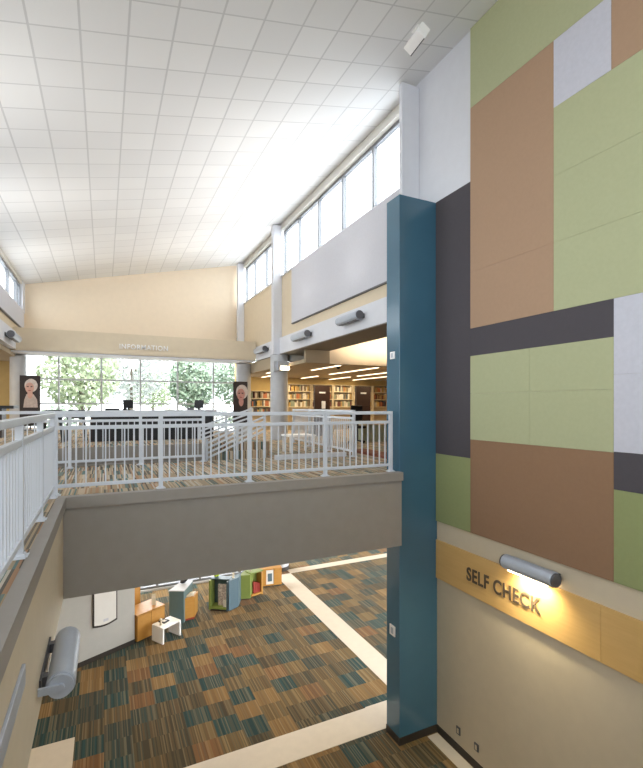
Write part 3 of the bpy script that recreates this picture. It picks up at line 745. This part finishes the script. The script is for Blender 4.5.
# green cubby + blue wing
gu = thing('display_unit', 'green open cubby display unit with a slate blue wing, in the middle of the row', 'display unit', (3.0, 13.2, 0))
a = math.atan2(12.99-13.31, 3.2-2.73); FG = frame((2.73, 13.31), a); LG = math.hypot(.47, .32); D = .36
for nm, b_, m_ in (('side_panel', (0, .05, 0, D, .03, .86), 'lime'), ('side_panel', (LG-.04, LG, 0, D, .03, .86), 'bluel'), ('back_panel', (.05, LG-.04, D-.03, D, .03, .86), 'teal'),
                   ('bottom_shelf', (0.05, LG-.04, 0, D-.03, .06, .11), 'lime'), ('top', (-.01, LG+.01, D*.35, D+.01, .86, .89), 'bluel')):
    bm = nb(); add_box(bm, *b_, FG); obj(nm, bm, m_, gu)
bm = nb(); add_prism(bm, [(3.225, 12.97), (3.57, 13.16), (3.73, 13.50), (3.41, 13.31)], .03, .88); obj('blue_wing', bm, 'bluel', gu, bevel=.006)
bm = nb(); add_prism(bm, [(3.26, 13.02), (3.55, 13.18), (3.69, 13.46), (3.43, 13.30)], 0, .03); add_box(bm, .03, LG-.03, .03, D-.03, 0, .03, FG); obj('plinth', bm, 'base', gu)
pm, ptn, pb_ = new_mat('speckled_print')
tcn = ptn.nodes.new('ShaderNodeTexCoord'); vz = ptn.nodes.new('ShaderNodeTexVoronoi'); vz.inputs['Scale'].default_value = 22
ptn.links.new(tcn.outputs['Object'], vz.inputs['Vector']); ptn.links.new(mix_col(ptn, vz.outputs['Distance'], (.25, .2, .22), (.75, .7, .66)), pb_.inputs['Base Color'])
M['print'] = pm
bm = nb(); add_box(bm, .22, LG-.07, .16, .20, .11, .72, FG); po = obj('picture_book', bm, 'print'); tag(po, 'speckled picture book standing inside the green cubby', 'book')
bm = nb(); add_box(bm, LG-.16, LG-.06, .06, .10, .11, .30, FG); po = obj('picture_book', bm, 'paper'); tag(po, 'small white picture book in front inside the green cubby', 'book')
c = FG @ Vector((.13, .26, .89)); bm = nb(); add_ball(bm, c+Vector((0, 0, .07)), .085, 2, (1, 1, .8)); lm = obj('toy_frog', bm, 'brightlime', smooth=True); tag(lm, 'bright lime plush toy on top of the green cubby', 'toy')
bm = nb(); add_ball(bm, c+Vector((-.05, -.03, .15)), .04, 2); add_ball(bm, c+Vector((.05, -.03, .15)), .04, 2); obj('eye', bm, 'brightlime', lm, smooth=True)
# green unit with red books
g2 = thing('display_unit', 'green display unit holding red books, beside the orange picture cubby', 'display unit', (4.0, 13.6, 0))
bm = nb(); add_prism(bm, [(3.71, 13.63), (4.03, 13.54), (4.30, 13.92), (4.0, 14.02)], .03, .75); obj('body', bm, 'lime', g2, bevel=.006)
bm = nb(); add_prism(bm, [(3.75, 13.66), (4.02, 13.58), (4.27, 13.9), (4.02, 13.98)], 0, .03); obj('plinth', bm, 'base', g2)
FH = frame((4.06, 13.56), math.radians(18)); LH = .42; D2 = .30
for nm, b_, m_ in (('side_panel', (.34+.06, LH+.03, 0, D2, .03, .70), 'orange'), ('back_panel', (.12, .40, D2-.03, D2, .03, .70), 'lime'), ('bottom_shelf', (0.02, LH, 0, D2-.03, .06, .11), 'orange'),
                   ('top', (.0, LH+.04, 0, D2, .75, .78), 'lime')):
    bm = nb(); add_box(bm, *b_, FH); obj(nm, bm, m_, g2)
for k in range(3):
    bm = nb(); add_box(bm, .14+k*.085, .14+k*.085+.075, .06, .2, .11, .46-.04*k, FH); b_ = obj('book', bm, 'red'); tag(b_, ['red book in the green display unit, leftmost of three', 'red book in the green display unit, middle of three', 'red book in the green display unit, rightmost and shortest'][k], 'book')
# orange cubby
ou5 = thing('display_unit', 'orange open cubby with a framed picture at the right end of the row', 'display unit', (4.95, 14.2, 0))
FO = frame((4.62, 14.27), math.radians(-7)); LO = .68; D3 = .34
for nm, b_ in (('side_panel', (0, .16, 0, D3, .03, .55)), ('side_panel', (LO-.26, LO, 0, D3, .03, .55)), ('back_panel', (.16, LO-.26, D3-.03, D3, .03, .55)), ('bottom_shelf', (.16, LO-.26, 0, D3-.03, .03, .07)), ('top', (-.01, LO+.01, -.01, D3+.01, .55, .58))):
    bm = nb(); add_box(bm, *b_, FO); obj(nm, bm, 'orange', ou5)
bm = nb(); add_box(bm, .02, LO-.02, .02, D3-.02, 0, .03, FO); obj('plinth', bm, 'base', ou5)
bm = nb(); add_box(bm, .17, .41, .02, .05, .07, .53, FO); pf = obj('picture_book', bm, 'paper'); tag(pf, 'white picture book displayed in the orange cubby', 'book')
bm = nb(); add_box(bm, .22, .36, .015, .02, .16, .42, FO); obj('cover_picture', bm, 'bluel', pf)
holder(4.1, 13.75, .755, 'dark upright holder on the green display unit', .06, .2)
holder(3.42, 13.2, .882, 'frosted sign holder on the slate blue wing', .06, .16)

# framed notice with curved lower edge on the partition
fr_ = thing('framed_notice', 'tall dark framed notice with curved lower edge on the white partition', 'notice', PM @ Vector((1.45, 0, 1)))
def curved(bm, x0, x1, zb, zt, y0, y1, sag):
    pts = [(x0+(x1-x0)*k/12, zb-sag*math.sin(PI*k/12)) for k in range(13)]+[(x1, zt), (x0, zt)]
    a = [bm.verts.new(PM @ Vector((p[0], y0, p[1]))) for p in pts]; b = [bm.verts.new(PM @ Vector((p[0], y1, p[1]))) for p in pts]
    bm.faces.new(a); bm.faces.new(b[::-1])
    for i in range(len(pts)): bm.faces.new((a[i], a[(i+1) % len(pts)], b[(i+1) % len(pts)], b[i]))
bm = nb(); curved(bm, 1.16, 1.74, .78, 2.6, -.03, -.012, .05); obj('frame', bm, 'base', fr_)
bm = nb(); curved(bm, 1.19, 1.71, .82, 2.57, -.034, -.030, .045); obj('sheet', bm, 'paper', fr_)
bm = nb(); add_box(bm, 1.40, 1.52, -.037, -.034, .84, .90, PM); obj('emblem', bm, 'wpanel', fr_)

# ------------------------------------------------------------------ outdoors
struct('ground', boxes((-60, 60, 20.6, 90, 4.5, 4.7)), 'pave')
LM = [leaf_mat('leaves_light', (.24, .31, .17), (.44, .48, .33)), leaf_mat('leaves_mid', (.17, .25, .17), (.34, .40, .29)), leaf_mat('blossom', (.33, .36, .33), (.52, .54, .51))]
def tree(x, y, h, r, k, label, n=2200):
    rt = thing('tree', label, 'tree', (x, y, 4.7), 'trees outside the far window')
    bm = nb(); add_tube(bm, (x, y, 4.7), (x, y, 4.7+h*.6), .14, 8, .07)
    for q in range(5):
        a = q*1.3; add_tube(bm, (x, y, 4.7+h*.35+.1*q), (x+r*.6*math.cos(a), y+r*.6*math.sin(a), 4.7+h*(.6+.06*q)), .05, 6, .02)
    obj('trunk', bm, 'bark', rt)
    bm = nb()
    for _ in range(n):
        while True:
            p = Vector((random.uniform(-1, 1), random.uniform(-1, 1), random.uniform(-1, 1)))
            if .35 < p.length < 1: break
        c = Vector((x+p.x*r, y+p.y*r, 4.7+h*.62+p.z*h*.42)); s = random.uniform(.10, .22)
        u = Vector((random.gauss(0, 1), random.gauss(0, 1), random.gauss(0, 1))).normalized(); w = u.orthogonal().normalized()
        bm.faces.new([bm.verts.new(c+u*s*a+w*s*b*.6) for a, b in ((-1, 0), (0, -1), (1, 0), (0, 1))])
    obj('crown', bm, LM[k], rt)
tree(-1.2, 30, 5.0, 2.2, 0, 'light green tree outside the far window, left of centre')
tree(1.8, 36, 6.5, 2.6, 2, 'pale grey blossoming tree outside, behind the light green one')
tree(5.6, 33, 4.6, 1.6, 1, 'mid green tree outside between the two desk monitors')
tree(7.4, 40, 7.0, 2.8, 2, 'pale blossoming tree outside, above the middle of the desk')
tree(9.4, 34, 5.2, 2.2, 1, 'dark green tree outside behind the right monitor')
tree(4.2, 46, 5.0, 2.6, 0, 'small distant green tree outside between the paler ones')
def shrub(x, y, r, k, label):
    rt = thing('shrub', label, 'shrub', (x, y, 4.7), 'low shrubs outside the far window')
    bm = nb(); add_tube(bm, (x, y, 4.7), (x, y, 4.7+r*.8), .05, 6); obj('stem', bm, 'bark', rt)
    bm = nb()
    for _ in range(420):
        p = Vector((random.gauss(0, 1), random.gauss(0, 1), random.gauss(0, 1))).normalized()*random.uniform(.55, 1)
        c = Vector((x+p.x*r*1.5, y+p.y*r, 4.72+r*.8+p.z*r*.75)); q = random.uniform(.06, .13)
        u = Vector((random.gauss(0, 1), random.gauss(0, 1), random.gauss(0, 1))).normalized(); w = u.orthogonal().normalized()
        bm.faces.new([bm.verts.new(c+u*q*a+w*q*b*.6) for a, b in ((-1, 0), (0, -1), (1, 0), (0, 1))])
    obj('foliage', bm, LM[k], rt)
shrub(-2.2, 27, .8, 1, 'low mid green shrub outside, leftmost, beside the white building')
shrub(1.0, 28, .7, 2, 'low pale shrub outside, left of the left monitor')
shrub(3.6, 27.5, .75, 0, 'low light green shrub outside behind the middle of the desk')
shrub(6.2, 28, .8, 2, 'low pale shrub outside behind the right monitor')
shrub(7.0, 25.2, .6, 1, 'low mid green shrub outside, rightmost, beside the entrance building')
bd = thing('building', 'white building with a glazed front outside the left of the far window', 'building', (-6.5, 30, 4.7))
obj('wall', boxes((-12, -4.0, 27, 36, 4.7, 10)), 'bwhite', bd)
obj('canopy', boxes((-12, -3.2, 25.6, 27, 7.5, 8.0)), 'bwhite', bd)
for k in range(5): obj('window', boxes((-4.0, -3.97, 27.3+k*1.6, 28.6+k*1.6, 4.9, 7.2)), 'bglass', bd)
for k in range(4): obj('window', boxes((-11+k*1.8, -9.6+k*1.8, 26.97, 27, 4.9, 7.2)), 'bglass', bd)
bd2 = thing('building', 'white entrance building with glazed bays outside the right of the far window', 'building', (12, 28, 4.7))
obj('wall', boxes((8.6, 15, 26, 31, 4.7, 8.2)), 'bwhite', bd2)
for k in range(3): obj('window', boxes((8.9+k*1.5, 10.1+k*1.5, 25.97, 26, 4.8, 7.6)), 'bglass', bd2)

# ------------------------------------------------------------------ light
w = bpy.data.worlds.new('sky'); S.world = w; w.use_nodes = True; nt = w.node_tree
bg = nt.nodes['Background']; bg.inputs['Color'].default_value = (.90, .95, 1.0, 1); bg.inputs['Strength'].default_value = 4.2

def area(name, loc, size, power, col=(1, .9, .75), rot=(0, 0, 0), spread=PI, portal=False):
    l = bpy.data.lights.new(name, 'AREA'); l.shape = 'RECTANGLE'; l.size, l.size_y = size; l.energy = power; l.color = col; l.spread = spread
    if portal: l.cycles.is_portal = True
    o = bpy.data.objects.new(name, l); COL.objects.link(o); o.location = loc; o.rotation_euler = rot
    return o
# sky portals in the window openings; the rear and side ones are added
area('portal', (XW+.25, 13.3, 11.1), (1.5, 12), 1, rot=(0, math.radians(90), 0), portal=True)
area('portal', (XL-.25, 8, 9.8), (1.1, 23), 1, rot=(0, math.radians(-90), 0), portal=True)
area('portal', (1, 20.3, 6.4), (9, 2.7), 1, rot=(math.radians(-90), 0, 0), portal=True)
area('portal', (1.5, -3.75, 8.3), (8.0, 2.8), 1, rot=(math.radians(90), 0, 0), portal=True)
area('portal', (-8.25, 5.2, 6.2), (2.4, 17.4), 1, rot=(0, math.radians(-90), 0), portal=True)
# unseen lamps added under the slab to light the ground floor
for x, y in ((1.5, 9.0), (4.5, 9.0), (1.5, 12.5), (4.5, 12.5), (8, 11), (8, 15)):
    area('ground_floor_fill', (x, y, 3.49), (1.2, .6), 13, (1, .84, .62))
area('ground_room_fill', (2.2, 17.8, 3.45), (5, 2.5), 450, (.95, .97, 1))  # added to make the room behind the lower glazing bright
# library lamps
for x, y in ((7.5, 15.5), (10.5, 15.5), (7.5, 18.8), (10.5, 18.8)):
    area('library_lamp', (x, y, 7.2), (1.6, 1.6), 30, (1, .80, .50))
area('cove_lamp', (9, 12.2, 7.6), (4, .25), 30, (1, .88, .68), rot=(math.radians(150), 0, 0))
area('side_room_lamp', (-5, 15, 7.5), (2, 4), 60, (1, .82, .55))
# the tube lamps on the beams wash the ceiling
for y in (9.5, 12.5, 16.2):
    area('beam_uplight', (XW-.25, y, 8.16), (.15, 1.0), 15, (1, .97, .93), rot=(PI, math.radians(-38), 0), spread=math.radians(110))
for y in (-1, 3.5, 8, 12, 16):  # only the last sits at a tube lamp; others added for ceiling wash
    area('beam_uplight', (XL+.25, y, 8.13), (.15, 1.0), 7.5, (1, .97, .93), rot=(PI, math.radians(38), 0), spread=math.radians(110))
# tube lamp over the sign
area('sign_lamp', (XW-.15, 4.48, 3.52), (.08, .5), 15, (1, .86, .56), rot=(0, math.radians(12), 0), spread=math.radians(150))

# ------------------------------------------------------------------ camera
F = 457.; th = math.atan((321.5-104.)/F)
cam = bpy.data.cameras.new('camera'); co = bpy.data.objects.new('camera', cam); COL.objects.link(co)
co.location = (0, 0, 5.91); co.rotation_euler = (math.radians(90), 0, -th)
cam.sensor_fit = 'VERTICAL'; cam.sensor_height = 36; cam.lens = F*36/768; cam.shift_y = (406-384)/768; cam.clip_end = 300
S.camera = co
S.view_settings.view_transform = 'Standard'; S.view_settings.look = 'None'; S.view_settings.gamma = 1; S.view_settings.use_curve_mapping = False
S.view_settings.exposure = 1.33
S.cycles.use_denoising = True
S.cycles.max_bounces = 10; S.cycles.diffuse_bounces = 6; S.cycles.transparent_max_bounces = 16
print('books', nbooks)
